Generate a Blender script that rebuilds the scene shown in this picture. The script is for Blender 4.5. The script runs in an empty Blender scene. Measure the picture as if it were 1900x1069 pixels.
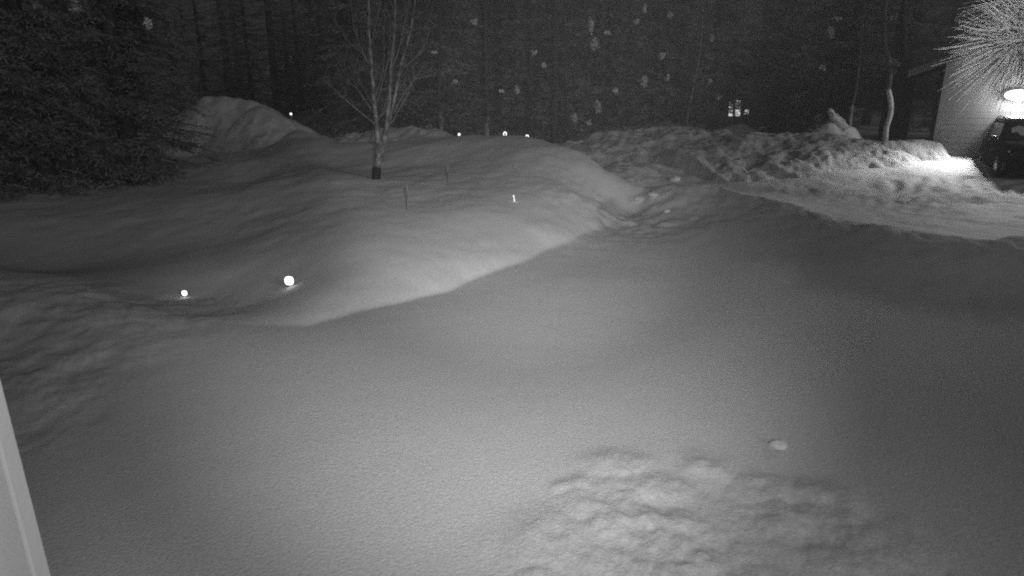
import bpy, math, random
import numpy as np
from mathutils import Vector, Matrix

random.seed(7)
rng = np.random.default_rng(11)
scene = bpy.context.scene
R = math.radians

# ---------------------------------------------------------------- camera
CAMZ = 2.6
PITCH = R(16.6)
F = 1200.0                       # focal length in pixels of the 1900 px wide photo
cam_d = bpy.data.cameras.new("camera")
cam = bpy.data.objects.new("camera", cam_d)
scene.collection.objects.link(cam)
cam.location = (0, 0, CAMZ)
cam.rotation_euler = (math.pi / 2 - PITCH, 0, 0)
cam_d.sensor_width = 36
cam_d.lens = F / 1900 * 36
cam_d.clip_start = 0.02
cam_d.clip_end = 2000
scene.camera = cam
scene.render.resolution_x = 1024
scene.render.resolution_y = 576

# ---------------------------------------------------------------- light
SUN_EL, SUN_AZ = R(16), R(42)     # the moon, low behind the camera
MOON = 0.40
world = bpy.data.worlds.new("World")
scene.world = world
world.use_nodes = True
wn = world.node_tree
wn.nodes.clear()
sky = wn.nodes.new("ShaderNodeTexSky")
sky.sky_type = 'NISHITA'
sky.sun_disc = False
sky.sun_elevation = SUN_EL
sky.sun_rotation = math.pi - SUN_AZ
bw = wn.nodes.new("ShaderNodeRGBToBW")       # the photograph is an infrared, grey one
bgn = wn.nodes.new("ShaderNodeBackground")
bgn.inputs["Strength"].default_value = 0.0026
wout = wn.nodes.new("ShaderNodeOutputWorld")
wn.links.new(sky.outputs[0], bw.inputs[0])
wn.links.new(bw.outputs[0], bgn.inputs[0])
wn.links.new(bgn.outputs[0], wout.inputs[0])

sl = bpy.data.lights.new("moon", 'SUN')
sl.energy = MOON
sl.angle = R(12.0)
sun = bpy.data.objects.new("moon", sl)
scene.collection.objects.link(sun)
sd = Vector((math.sin(SUN_AZ) * math.cos(SUN_EL), -math.cos(SUN_AZ) * math.cos(SUN_EL), math.sin(SUN_EL)))
sun.rotation_euler = sd.to_track_quat('Z', 'Y').to_euler()


def spot(name, loc, target, power, size, blend, radius=0.03):
    l = bpy.data.lights.new(name, 'SPOT')
    l.energy = power
    l.spot_size = R(size)
    l.spot_blend = blend
    l.shadow_soft_size = radius
    o = bpy.data.objects.new(name, l)
    o.location = loc
    o.rotation_euler = (Vector(target) - Vector(loc)).to_track_quat('-Z', 'Y').to_euler()
    scene.collection.objects.link(o)
    return o


# the night camera's own infrared light as wide, middle and far spots; the last is added fill
spot("illuminator_wide", (0.6, -0.3, CAMZ + 0.9), (-0.5, 3.4, 0.8), 225, 112, 1.0, 0.1)
spot("illuminator_middle", (0.45, -0.25, CAMZ + 0.85), (-0.3, 8.1, 0.0), 950, 61, 1.0, 0.1)
spot("illuminator_far", (0.3, -0.2, CAMZ + 0.80), (0.1, 13.4, 0.7), 1900, 38, 1.0)
spot("branch_fill", (1.0, 0.1, CAMZ + 0.35), (2.0, 2.2, 3.25), 250, 75, 1.0, 0.05)  # added fill that brightens the pine branch, not a lamp of the house

scene.view_settings.view_transform = 'Standard'
scene.view_settings.look = 'None'
scene.view_settings.exposure = 0.0
scene.view_settings.gamma = 1.0
scene.cycles.use_denoising = False      # the night camera's picture is grainy
scene.cycles.sample_clamp_indirect = 1.0
scene.cycles.filter_width = 2.0

# ---------------------------------------------------------------- helpers
SP, CP = math.sin(PITCH), math.cos(PITCH)


def at(u, v, Y):
    """point at forward distance Y that the photo shows at pixel (u, v)"""
    a = (u - 950) / F
    b = (534 - v) / F
    s = Y / (CP + b * SP)
    return Vector((a * s, Y, CAMZ + s * (-SP + b * CP)))


def atz(u, v, z):
    """point at height z that the photo shows at pixel (u, v)"""
    a = (u - 950) / F
    b = (534 - v) / F
    s = (z - CAMZ) / (-SP + b * CP)
    return Vector((a * s, s * (CP + b * SP), z))


def tag(o, label=None, cat=None, group=None, kind=None):
    if label: o["label"] = label
    if cat: o["category"] = cat
    if group: o["group"] = group
    if kind: o["kind"] = kind
    return o


def empty(name, loc, rz=0):
    o = bpy.data.objects.new(name, None)
    o.location = loc
    o.rotation_euler = (0, 0, rz)
    o.empty_display_size = 0.2
    scene.collection.objects.link(o)
    return o


def mesh_np(name, V, Fq, mat, parent=None, smooth=True):
    """V (n,3); Fq array (m,3) or (m,4) or list of index lists"""
    me = bpy.data.meshes.new(name)
    V = np.asarray(V, dtype=np.float32)
    if isinstance(Fq, np.ndarray):
        m, k = Fq.shape
        me.vertices.add(len(V))
        me.vertices.foreach_set("co", V.ravel())
        me.loops.add(m * k)
        me.loops.foreach_set("vertex_index", Fq.astype(np.int32).ravel())
        me.polygons.add(m)
        me.polygons.foreach_set("loop_start", np.arange(0, m * k, k, dtype=np.int32))
        me.update(calc_edges=True)
        me.validate()
    else:
        me.from_pydata(V.tolist(), [], Fq)
        me.update()
    if smooth:
        me.polygons.foreach_set("use_smooth", np.ones(len(me.polygons), dtype=bool))
    me.materials.append(mat)
    o = bpy.data.objects.new(name, me)
    scene.collection.objects.link(o)
    if parent: o.parent = parent
    return o


class MB:
    """collects simple shapes into one mesh"""
    def __init__(self): self.v = []; self.f = []

    def add(self, vs, fs):
        n = len(self.v)
        self.v += [tuple(x) for x in vs]
        self.f += [[n + i for i in f] for f in fs]
        return self

    def box(self, x0, x1, y0, y1, z0, z1):
        return self.add([(x0, y0, z0), (x1, y0, z0), (x1, y1, z0), (x0, y1, z0),
                         (x0, y0, z1), (x1, y0, z1), (x1, y1, z1), (x0, y1, z1)],
                        [(3, 2, 1, 0), (4, 5, 6, 7), (0, 1, 5, 4), (1, 2, 6, 5), (2, 3, 7, 6), (3, 0, 4, 7)])

    def prism(self, poly, axis, a0, a1):
        """poly of 2-D points, extruded along axis (0 x, 1 y, 2 z)"""
        n = len(poly)

        def p3(p, a):
            return {0: (a, p[0], p[1]), 1: (p[0], a, p[1]), 2: (p[0], p[1], a)}[axis]
        vs = [p3(p, a0) for p in poly] + [p3(p, a1) for p in poly]
        fs = [list(range(n))[::-1], list(range(n, 2 * n))] + [[i, (i + 1) % n, n + (i + 1) % n, n + i] for i in range(n)]
        return self.add(vs, fs)

    def tube(self, pts, rad, n=8):
        pts = [Vector(p) for p in pts]
        vs = []; fs = []
        up = Vector((0.31, 0.17, 0.9))
        for i, p in enumerate(pts):
            d = (pts[min(i + 1, len(pts) - 1)] - pts[max(i - 1, 0)]).normalized()
            a = d.cross(up)
            if a.length < 1e-3: a = d.cross(Vector((1, 0, 0)))
            a.normalize(); b = d.cross(a)
            r = rad[i] if hasattr(rad, '__len__') else rad
            for k in range(n):
                t = 2 * math.pi * k / n
                vs.append(p + a * (r * math.cos(t)) + b * (r * math.sin(t)))
        for i in range(len(pts) - 1):
            for k in range(n):
                fs.append((i * n + k, i * n + (k + 1) % n, (i + 1) * n + (k + 1) % n, (i + 1) * n + k))
        fs.append(tuple(range(n))[::-1])
        fs.append(tuple((len(pts) - 1) * n + k for k in range(n)))
        return self.add(vs, fs)

    def lathe(self, prof, n=20, c=(0, 0, 0), axis='z'):
        vs = []; fs = []
        for r, h in prof:
            for k in range(n):
                t = 2 * math.pi * k / n
                x, y = r * math.cos(t), r * math.sin(t)
                p = {'z': (x, y, h), 'x': (h, x, y), 'y': (x, h, y)}[axis]
                vs.append((p[0] + c[0], p[1] + c[1], p[2] + c[2]))
        for i in range(len(prof) - 1):
            for k in range(n):
                fs.append((i * n + k, i * n + (k + 1) % n, (i + 1) * n + (k + 1) % n, (i + 1) * n + k))
        fs.append(tuple(range(n))[::-1])
        fs.append(tuple((len(prof) - 1) * n + k for k in range(n)))
        return self.add(vs, fs)

    def build(self, name, mat, parent=None, smooth=False, bevel=0, seg=2, sub=0):
        o = mesh_np(name, np.array([tuple(x) for x in self.v]), self.f, mat, parent, smooth)
        import bmesh
        bm = bmesh.new(); bm.from_mesh(o.data)
        bmesh.ops.recalc_face_normals(bm, faces=bm.faces)
        bm.to_mesh(o.data); bm.free()
        if sub:
            s = o.modifiers.new("s", 'SUBSURF'); s.levels = sub; s.render_levels = sub
        if bevel:
            b = o.modifiers.new("b", 'BEVEL'); b.width = bevel; b.segments = seg; b.limit_method = 'ANGLE'; b.angle_limit = R(40)
        return o


# ---------------------------------------------------------------- materials
def mat(name, g, rough=0.8, var=0.0, scale=8.0, bump=0.0, bscale=60.0, bdist=0.01, metal=0.0,
        stretch=(1, 1, 1), spec=0.3, emit=0.0, dark=None, lo=0.35, hi=0.65, trans=0.0):
    m = bpy.data.materials.new(name)
    m.use_nodes = True
    nt = m.node_tree
    p = nt.nodes["Principled BSDF"]
    p.inputs["Roughness"].default_value = rough
    p.inputs["Metallic"].default_value = metal
    p.inputs["Specular IOR Level"].default_value = spec
    p.inputs["Base Color"].default_value = (g, g, g, 1)
    tc = nt.nodes.new("ShaderNodeTexCoord")
    mp = nt.nodes.new("ShaderNodeMapping")
    mp.inputs["Scale"].default_value = stretch
    nt.links.new(tc.outputs["Object"], mp.inputs[0])
    if var or dark is not None:
        n = nt.nodes.new("ShaderNodeTexNoise")
        n.inputs["Scale"].default_value = scale
        n.inputs["Detail"].default_value = 6
        n.inputs["Roughness"].default_value = 0.62
        nt.links.new(mp.outputs[0], n.inputs[0])
        r = nt.nodes.new("ShaderNodeMapRange")
        r.inputs[1].default_value = lo; r.inputs[2].default_value = hi
        r.inputs[3].default_value = dark if dark is not None else g * (1 - var)
        r.inputs[4].default_value = g * (1 + var) if dark is None else g
        nt.links.new(n.outputs[0], r.inputs[0])
        nt.links.new(r.outputs[0], p.inputs["Base Color"])
    if bump:
        n2 = nt.nodes.new("ShaderNodeTexNoise")
        n2.inputs["Scale"].default_value = bscale
        n2.inputs["Detail"].default_value = 5
        n2.inputs["Roughness"].default_value = 0.7
        nt.links.new(mp.outputs[0], n2.inputs[0])
        b = nt.nodes.new("ShaderNodeBump")
        b.inputs["Strength"].default_value = bump
        b.inputs["Distance"].default_value = bdist
        nt.links.new(n2.outputs[0], b.inputs["Height"])
        nt.links.new(b.outputs[0], p.inputs["Normal"])
    if emit:
        p.inputs["Emission Color"].default_value = (1, 1, 1, 1)
        p.inputs["Emission Strength"].default_value = emit
    if trans:
        p.inputs["Transmission Weight"].default_value = trans
    return m


M = {}
M['snow'] = mat('snow', 0.80, 0.9, var=0.10, scale=38, bump=0.75, bscale=46, bdist=0.014, spec=0.1)
M['snow_rough'] = mat('plowed_snow', 0.62, 0.9, var=0.16, scale=3.0, bump=0.9, bscale=9, bdist=0.06, spec=0.15)
M['snow_packed'] = mat('packed_snow', 0.74, 0.8, var=0.05, scale=1.5, bump=0.4, bscale=14, bdist=0.02, spec=0.2)
M['needles_far'] = mat('dark_conifer_needles', 0.42, 0.85, var=0.6, scale=0.7, spec=0.1)
M['snow_and_glass_light'] = mat('snowy_sprigs_and_glass_light', 0.85, 0.9, var=0.15, scale=4, spec=0.1)
M['needles_near'] = mat('conifer_needles', 0.30, 0.85, var=0.5, scale=1.6, spec=0.1)
M['pine'] = mat('long_pine_needles', 0.5, 0.6, var=0.25, scale=25, spec=0.3)
M['bark'] = mat('conifer_bark', 0.07, 0.9, var=0.4, scale=7, bump=0.8, bscale=20, bdist=0.03, stretch=(1, 1, 0.25))
M['bark_pale'] = mat('mottled_pale_bark', 0.34, 0.8, dark=0.09, scale=9, bump=0.6, bscale=30, bdist=0.01, stretch=(1, 1, 0.6), lo=.42, hi=.6)
M['bark_base'] = mat('dark_base_bark', 0.02, 0.8, var=.3, scale=12, bump=.5, bscale=20)  # darker bark for the lower end of the trunk
M['bark_twig'] = mat('dull_twig_bark', 0.22, 0.85, var=.3, scale=9)
M['bark_aspen'] = mat('aspen_bark', 0.62, 0.8, dark=0.25, scale=6, bump=0.4, bscale=24, bdist=0.01, stretch=(1, 1, 0.5), lo=.3, hi=.5)
M['roofing'] = mat('dark_roofing', 0.03, 0.9, var=0.2, scale=5)
M['siding'] = mat('grey_siding', 0.19, 0.7, var=0.08, scale=3, bump=0.2, bscale=40, stretch=(1, 1, .1))
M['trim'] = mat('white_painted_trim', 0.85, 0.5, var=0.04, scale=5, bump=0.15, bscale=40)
M['trim_grey'] = mat('grey_painted_trim', 0.42, 0.6, var=0.05, scale=5, bump=0.15, bscale=40)  # outer post board, set greyer than the inner one
M['dark_trim'] = mat('dark_trim', 0.12, 0.6, var=0.1, scale=5)
M['car_paint'] = mat('black_car_paint', 0.012, 0.7, var=0.2, scale=2, spec=0.0, bump=0.05, bscale=6)
M['car_glass'] = mat('car_glass', 0.01, 0.1, spec=0.5)
M['rubber'] = mat('tyre_rubber', 0.02, 0.9)
M['metal'] = mat('brushed_metal', 0.5, 0.35, metal=1.0)
M['lens'] = mat('pale_lamp_lens', 0.6, 0.2)
M['stake'] = mat('pale_plastic_stake', 0.42, 0.6)
M['plastic_black'] = mat('black_plastic', 0.03, 0.5)
M['glow'] = mat('glowing_marker_lens', 0.8, 0.5, emit=1.6)  # bright spots in the snow given as emission, their source unknown
M['glow_big'] = mat('blown_out_lamp', 0.8, 0.5, emit=5.0)
M['glow_tip'] = mat('emissive_stake_tip', 0.9, 0.5, emit=0.8)  # the stake tip's glint is put in as emission
M['glow_dim'] = mat('lit_window_pane', 0.6, 0.5, emit=0.75)
M['log'] = mat('dark_log_wall', 0.05, 0.9, var=0.3, scale=4)

for nm_ in ('needles_far', 'needles_near', 'pine'):      # needles let some light through
    nt_ = M[nm_].node_tree; p_ = nt_.nodes["Principled BSDF"]
    tr_ = nt_.nodes.new("ShaderNodeBsdfTranslucent"); mx_ = nt_.nodes.new("ShaderNodeMixShader")
    mx_.inputs[0].default_value = 0.42
    if p_.inputs["Base Color"].links: nt_.links.new(p_.inputs["Base Color"].links[0].from_socket, tr_.inputs[0])
    nt_.links.new(p_.outputs[0], mx_.inputs[1]); nt_.links.new(tr_.outputs[0], mx_.inputs[2])
    nt_.links.new(mx_.outputs[0], nt_.nodes["Material Output"].inputs[0])


# ---------------------------------------------------------------- noise
def _hash(ix, iy, seed):
    h = (ix.astype(np.int64) * 374761393 + iy.astype(np.int64) * 668265263 + seed * 1442695041) & 0x7fffffff
    h = ((h ^ (h >> 13)) * 1274126177) & 0x7fffffff
    return ((h ^ (h >> 16)) & 0xffff) / 65535.0


def vnoise(x, y, s, seed=0):
    x = np.asarray(x, float) / s; y = np.asarray(y, float) / s
    ix = np.floor(x); iy = np.floor(y)
    fx = x - ix; fy = y - iy
    fx = fx * fx * fx * (fx * (fx * 6 - 15) + 10); fy = fy * fy * fy * (fy * (fy * 6 - 15) + 10)
    a = _hash(ix, iy, seed); b = _hash(ix + 1, iy, seed); c = _hash(ix, iy + 1, seed); d = _hash(ix + 1, iy + 1, seed)
    return (a + (b - a) * fx) * (1 - fy) + (c + (d - c) * fx) * fy - 0.5


def fbm(x, y, s, seed=0, octs=4, gain=0.5):
    t = 0; g = 1.0
    for i in range(octs):
        c, sn = math.cos(0.7 * i + .3), math.sin(0.7 * i + .3)
        t = t + g * vnoise(c * np.asarray(x) - sn * np.asarray(y), sn * np.asarray(x) + c * np.asarray(y), s / 2 ** i, seed + i * 17)
        g *= gain
    return t


def sstep(a, b, x):
    t = np.clip((x - a) / (b - a), 0, 1)
    return t * t * (3 - 2 * t)


# ---------------------------------------------------------------- terrain
ctrl = []
def cz(u, v, z): p = atz(u, v, z); ctrl.append((p.x, p.y, z))
def cy(u, v, Y): p = at(u, v, Y); ctrl.append((p.x, Y, p.z))
def cw(x, y, z): ctrl.append((x, y, z))

for x in (-10, -6, -3, 0, 3, 6, 10):               # the flat yard and behind the camera
    for y in (-6, -2, 1, 3.2): cw(x, y, 0)
for (u, v) in ((-100, 800), (200, 760), (450, 720), (700, 680), (950, 640), (1200, 600), (1450, 640), (1750, 720),
               (1100, 520), (1300, 500), (1500, 540), (1700, 560), (1900, 560), (1250, 450)): cz(u, v, 0.0)
for (u, v) in ((560, 606), (700, 570), (820, 535), (900, 505), (1000, 470), (1120, 418), (1180, 392)): cz(u, v, 0.0)
# the terrace above it
# (heights as seen, less the step that H() adds along the toe)
STEP = .48
for (u, v, z) in ((640, 455, .43), (800, 425, .46), (950, 395, .5), (1060, 362, .55), (600, 400, .52), (750, 370, .62), (900, 345, .72), (700, 325, .72), (1020, 320, .88), (850, 300, .9)):
    p = atz(u, v, z); cw(p.x, p.y, z)
for (u, v, z) in ((600, 300, .8), (480, 350, .6), (450, 300, .7)):
    p = atz(u, v, z); cw(p.x, p.y, z)
# its skyline
for (u, v, Y) in ((590, 256, 24), (650, 270, 23.5), (760, 266, 23), (880, 260, 22), (960, 264, 21), (1030, 273, 19.5), (1070, 287, 18.3), (1110, 303, 17.2),
                  (1165, 335, 15.9), (1215, 357, 15)):
    cy(u, v, Y)
# behind that skyline the snow falls away
for (u, v, Y, dz) in ((650, 270, 27, -.7), (880, 260, 26, -.7), (1030, 273, 22, -.7), (1110, 303, 19, -.55), (1165, 335, 17.3, -.35)):
    p = at(u, v, Y); cw(p.x, Y, p.z + dz)
# left of the slope: hollow and near left bank
for (u, v, z) in ((100, 500, -.12), (340, 552, -.12), (480, 560, -.05), (250, 470, -.05), (-100, 470, 0), (420, 500, .05),
                  (0, 528, .26), (60, 547, .26), (130, 570, .22), (200, 590, .18), (320, 608, .10), (-120, 500, .3),
                  (0, 640, .10), (100, 660, .08),
                  (0, 410, .15), (200, 400, .2), (-200, 380, .2), (100, 330, .3), (330, 330, .3), (300, 280, .4)): cz(u, v, z)
# edge between yard and driveway
for (u, v, z) in ((1300, 430, .12), (1500, 470, .12), (1700, 500, .12), (1900, 500, .15)): cz(u, v, z)
# driveway
for (u, v, z) in ((1260, 345, .22), (1400, 362, .17), (1500, 376, .15), (1600, 394, .13), (1700, 410, .12), (1800, 425, .12), (1900, 420, .13), (2050, 410, .15),
                  (1300, 335, .27), (1500, 350, .25), (1700, 370, .25), (1900, 375, .28), (2050, 370, .3)): cz(u, v, z)
# forecourt up to the garage
for (u, v, Y) in ((1740, 284, 21.2), (1840, 284, 21.2), (2000, 284, 21.2), (2200, 284, 21.2), (1700, 330, 17.5), (1800, 334, 17.3), (1900, 336, 17.3),
                  (2050, 336, 17.3), (1500, 328, 18), (1300, 322, 19), (1180, 326, 18.6)): cy(u, v, Y)
for (x, y) in ((-30, 30), (-15, 30), (0, 32), (15, 30), (30, 30), (45, 25), (-35, 15)): cw(x, y, .75)
for (x, y) in ((-60, 60), (0, 60), (60, 60), (60, 0), (-60, 0), (0, -60), (-60, -60), (60, -60)): cw(x, y, .8 if y > 20 else .2)
def poly_dist(x, y, pts):
    """distance to polyline, and interpolated third value of its points"""
    best = np.full(x.shape, 1e9); val = np.zeros(x.shape)
    for (a, b) in zip(pts[:-1], pts[1:]):
        dx, dy = b[0] - a[0], b[1] - a[1]
        L = dx * dx + dy * dy
        t = np.clip(((x - a[0]) * dx + (y - a[1]) * dy) / L, 0, 1)
        d = np.hypot(x - a[0] - t * dx, y - a[1] - t * dy)
        m = d < best
        best = np.where(m, d, best); val = np.where(m, a[2] + t * (b[2] - a[2]), val)
    return best, val


toe = [atz(u, v, 0) for (u, v) in ((380, 600), (460, 606), (560, 604), (700, 570), (820, 535), (900, 505), (1000, 470), (1120, 420), (1180, 392), (1228, 371), (1262, 360))]
toe_x = np.array([p.x for p in toe]); toe_y = np.array([p.y for p in toe])
side_l = (-9.5, 24.0)      # the step dies out along the line from the toe's left end to here


def step(x, y):
    """the plowed-up edge of the terrace: a sharp toe, rounding off above"""
    wx = x + .12 * fbm(x, y, .9, 91, 3); wy = y + .12 * fbm(x, y, .9, 92, 3)
    d, _ = poly_dist(wx, wy, [(p.x, p.y, 0) for p in toe])
    # right of the drive end the step does not exist; beyond the last point the terrace falls to the drive
    ty = np.interp(wx, toe_x, toe_y)
    d = np.where(wy > ty, d, -d)
    d = np.where(wx > toe_x[-1], -np.abs(d), d)
    up = 1 - np.exp(-np.maximum(d, 0) / .7)
    left = sstep(-.2, 2.4, wx - (toe_x[0] + (wy - toe_y[0]) * (side_l[0] - toe_x[0]) / (side_l[1] - toe_y[0])))
    right = sstep(0, 3.0, toe_x[-1] + (wy - toe_y[-1]) * .02 - wx)
    return STEP * up * left * right


drive_near = [atz(u, v - 2, .40) for (u, v) in ((1180, 350), (1250, 364), (1330, 369), (1400, 379), (1500, 400), (1600, 419), (1700, 436), (1800, 450), (1860, 452), (1920, 444), (2100, 432))]
dn_x = np.array([p.x for p in drive_near]); dn_y = np.array([p.y for p in drive_near])


def ridge(x, y):
    """the plowed lip between the yard and the drive, steep on the drive side"""
    wx = x + .12 * fbm(x, y, .8, 81, 3); wy = y + .14 * fbm(x, y, .6, 82, 3)
    d, _ = poly_dist(wx, wy, [(p.x, p.y, 0) for p in drive_near])
    o_ = np.argsort(dn_x)
    yard = wy < np.interp(wx, dn_x[o_], dn_y[o_])
    r_ = np.where(yard, np.exp(-(d / 1.5) ** 1.6), np.exp(-(d / .32) ** 2))
    return .30 * r_ * (1 + .25 * fbm(x, y, 1.2, 83, 3)) * sstep(dn_x.min() + .3, dn_x.min() + 3.5, x)


C = np.array(ctrl)
C[:, 2] -= step(C[:, 0], C[:, 1])
CX = C[:, :2] / 10


def tps_u(r2): return np.where(r2 > 1e-12, r2 * np.log(np.maximum(r2, 1e-12)), 0)


n = len(C)
K = tps_u(((CX[:, None] - CX[None]) ** 2).sum(-1)) + np.eye(n) * 2e-4
P = np.hstack([np.ones((n, 1)), CX])
A = np.vstack([np.hstack([K, P]), np.hstack([P.T, np.zeros((3, 3))])])
W = np.linalg.solve(A, np.concatenate([C[:, 2], np.zeros(3)]))


def Hsmooth(x, y):
    x = np.clip(np.asarray(x, float), -60, 60); y = np.clip(np.asarray(y, float), -60, 60)
    s = x.shape; q = np.stack([x.ravel(), y.ravel()], 1) / 10
    out = np.empty(len(q))
    for i in range(0, len(q), 40000):
        b = q[i:i + 40000]
        out[i:i + 40000] = tps_u(((b[:, None] - CX[None]) ** 2).sum(-1)) @ W[:n] + W[n] + b @ W[n + 1:]
    return np.clip(out, -0.6, 2.2).reshape(s)


drive_far = [atz(u, v, .26) for (u, v) in ((1180, 333), (1300, 338), (1500, 352), (1700, 374), (1900, 380), (2100, 376))]


def in_drive(x, y):
    nx = np.array([p.x for p in drive_near]); ny = np.array([p.y for p in drive_near])
    fx = np.array([p.x for p in drive_far]); fy = np.array([p.y for p in drive_far])
    o1 = np.argsort(nx); o2 = np.argsort(fx)
    return (x > max(nx.min(), fx.min())) & (x < 30) & (y > np.interp(x, nx[o1], ny[o1]) + .15) & (y < np.interp(x, fx[o2], fy[o2]) + .3 * vnoise(x, y, 1.3, 5))


LC = at(1310, 1000, 3.35)      # the snow dropped from the branches


_dr = np.random.default_rng(77)
DOMES = []
while len(DOMES) < 120:
    px_, py_ = _dr.normal(1.25, .62), _dr.normal(3.25, .46)
    q_ = ((px_ - 1.25) / 1.35) ** 2 + ((py_ - 3.3) / 1.0) ** 2
    if q_ < 1 and _dr.uniform() < .55 + .5 * math.sin(px_ * 5 + py_ * 3): DOMES.append((px_, py_, _dr.uniform(.06, .19), _dr.uniform(.16, .3), _dr.uniform(.6, 1.5)))
DOMES += [(1.42, 4.12, .22, .22, .7), (.98, 4.0, .14, .22, 1), (.35, 3.9, .08, .3, 1), (.2, 3.3, .3, .12, 1.0), (2.2, 3.75, .2, .2, .8)]


def domes(x, y):
    """pillows of snow that fell from the branches"""
    z = np.zeros(x.shape)
    sel = (np.abs(x - 1.2) < 2.4) & (np.abs(y - 3.4) < 1.8)
    xs, ys = x[sel], y[sel]
    acc = np.zeros(xs.shape)
    for (a, b, r_, h_, e_) in DOMES:
        q = ((xs - a) / e_) ** 2 * 1.0 + (ys - b) ** 2
        acc = np.maximum(acc, h_ * r_ * np.exp(-(q / (r_ * r_)) ** 1.3)) + .12 * h_ * r_ * np.exp(-q / (r_ * r_))
    z[sel] = acc * (.85 + .5 * fbm(xs, ys, .15, 14, 3))
    return z


def H(x, y):
    x = np.asarray(x, float); y = np.asarray(y, float)
    z = Hsmooth(x, y) + step(x, y) + ridge(x, y)
    z = z + (.02 + 0.03 * sstep(6, 14, y)) * fbm(x, y, 3.2, 3, 3)
    far = sstep(9, 14, y)
    z = z + (0.006 + 0.04 * far) * fbm(x, y, 0.9, 21, 4, .55)
    # dropped clumps in the foreground
    m = np.exp(-(((x - 1.25) / 1.25) ** 2 + ((y - 3.35) / 0.9) ** 2) ** 1.6)
    lump = np.abs(fbm(x + .25 * y, y, 0.34, 44, 3, .55))
    z = z + domes(x, y) + m * (.05 * fbm(x, y, .7, 8, 2) + .008 * fbm(x, y, .06, 9, 3))
    # crumbly snow at the near left
    z = z + .05 * fbm(x, y, .55, 12, 5, .6) * sstep(-3.0, -4.4, x) * (1 - sstep(8, 9.5, y))
    # churned wheel tracks in front of the car
    tm = sstep(13.6, 15.2, y) * (1 - sstep(17.0, 17.8, y)) * sstep(8.0, 9.3, x)
    ph = (x * 0.80 - y * 0.9 + 1.3 * fbm(x, y, 2.4, 61, 3)) * 2 * math.pi / .62
    z = z + tm * 0.024 * (np.sin(ph) * (.5 + 1.2 * np.abs(fbm(x, y, 1.1, 63, 2))) + 1.1 * fbm(x, y, .4, 62, 3))
    # low ledge of plowed crumbs along the far side of the drive
    d, _ = poly_dist(x, y, [(p.x, p.y + .35, 0) for p in drive_far])
    z = z + .05 * np.exp(-(d / .6) ** 2) * (.6 + 1.2 * fbm(x, y, 1.3, 71, 2) + .5 * fbm(x, y, .22, 72, 3)) * sstep(3, 5, x)
    # crumbly lip on the yard side of the drive
    d, _ = poly_dist(x, y, [(p.x, p.y, 0) for p in drive_near])
    z = z + .09 * np.exp(-(d / .5) ** 2) * fbm(x, y, .45, 73, 3)
    # crumbs where the slope meets the drive
    c = at(1190, 385, 13.2)
    z = z + .15 * np.exp(-((x - c.x) / 1.5) ** 2 - ((y - 13.9) / 1.5) ** 2) * np.abs(fbm(x, y, .42, 75, 3))
    return z


def H1(x, y): return float(H(np.array([x]), np.array([y]))[0])


ang = np.concatenate([np.arange(-180, -46, 3.0), np.arange(-46, 46, 0.14), np.arange(46, 180.1, 3.0)])
rad = np.concatenate([[0.15, 0.5, 1.0], 1.4 * 1.0062 ** np.arange(0, 735), [150, 220, 400, 900]])
AA, RR = np.meshgrid(np.radians(ang), rad, indexing='ij')
GX, GY = RR * np.sin(AA), RR * np.cos(AA)
GZ = H(GX, GY)
na, nr = GX.shape
V = np.stack([GX.ravel(), GY.ravel(), GZ.ravel()], 1)
ii, jj = np.meshgrid(np.arange(na - 1), np.arange(nr - 1), indexing='ij')
i0 = (ii * nr + jj).ravel()
Q = np.stack([i0, i0 + nr, i0 + nr + 1, i0 + 1], 1)[:, ::-1]
cen = V[Q].mean(1)
dm = in_drive(cen[:, 0], cen[:, 1])


def sub_mesh(V, Q):
    u, inv = np.unique(Q, return_inverse=True)
    return V[u], inv.reshape(Q.shape)


v_, q_ = sub_mesh(V, Q[~dm])
tag(mesh_np("snow_ground", v_, q_, M['snow']), kind='structure')
v_, q_ = sub_mesh(V, Q[dm])
tag(mesh_np("driveway", v_, q_, M['snow_packed']), kind='structure')


# ---------------------------------------------------------------- snow banks
def bank(label, crest, w, lump=.1, ls=.7, seed=1, group=None, res=.07, mt='snow_rough', sharp=1.0, ws=None):
    """crest: (u, v, Y) points; a plowed heap falling away on all sides of that line"""
    pts = [at(*c) for c in crest]
    xs = [p.x for p in pts]; ys = [p.y for p in pts]
    W2 = w * 1.5
    gx = np.arange(min(xs) - W2, max(xs) + W2, res); gy = np.arange(min(ys) - W2, max(ys) + W2, res)
    X, Y = np.meshgrid(gx, gy, indexing='ij')
    wx = X + .35 * fbm(X, Y, 1.6, seed + 5, 3); wy = Y + .35 * fbm(X, Y, 1.6, seed + 9, 3)
    d, zc = poly_dist(wx, wy, [(p.x, p.y, p.z) for p in pts])
    _, w = poly_dist(wx, wy, [(p.x, p.y, q) for p, q in zip(pts, ws or [w] * len(pts))])
    g = H(X, Y)
    t = np.clip(1 - d / w, 0, 1) ** sharp
    t = t * t * (3 - 2 * t)
    Z = g - .25 + (zc - g + .25) * t
    Z = Z + lump * fbm(X, Y, ls, seed, 5, .55) * sstep(0, .35, t) + .4 * lump * np.abs(fbm(X, Y, ls * .45, seed + 3, 3)) * t
    Vb = np.stack([X.ravel(), Y.ravel(), Z.ravel()], 1)
    a, b = X.shape
    ii, jj = np.meshgrid(np.arange(a - 1), np.arange(b - 1), indexing='ij')
    k = (ii * b + jj).ravel()
    q = np.stack([k, k + b, k + b + 1, k + 1], 1)
    ok = (Z.ravel()[q] > (g.ravel()[q] - .12)).any(1) & (t.ravel()[q] > 0).any(1)
    vb, qb = sub_mesh(Vb, q[ok])
    o = mesh_np("snow_bank", vb, qb, M[mt])
    tag(o, label, "snow bank", group)
    return o


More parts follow.
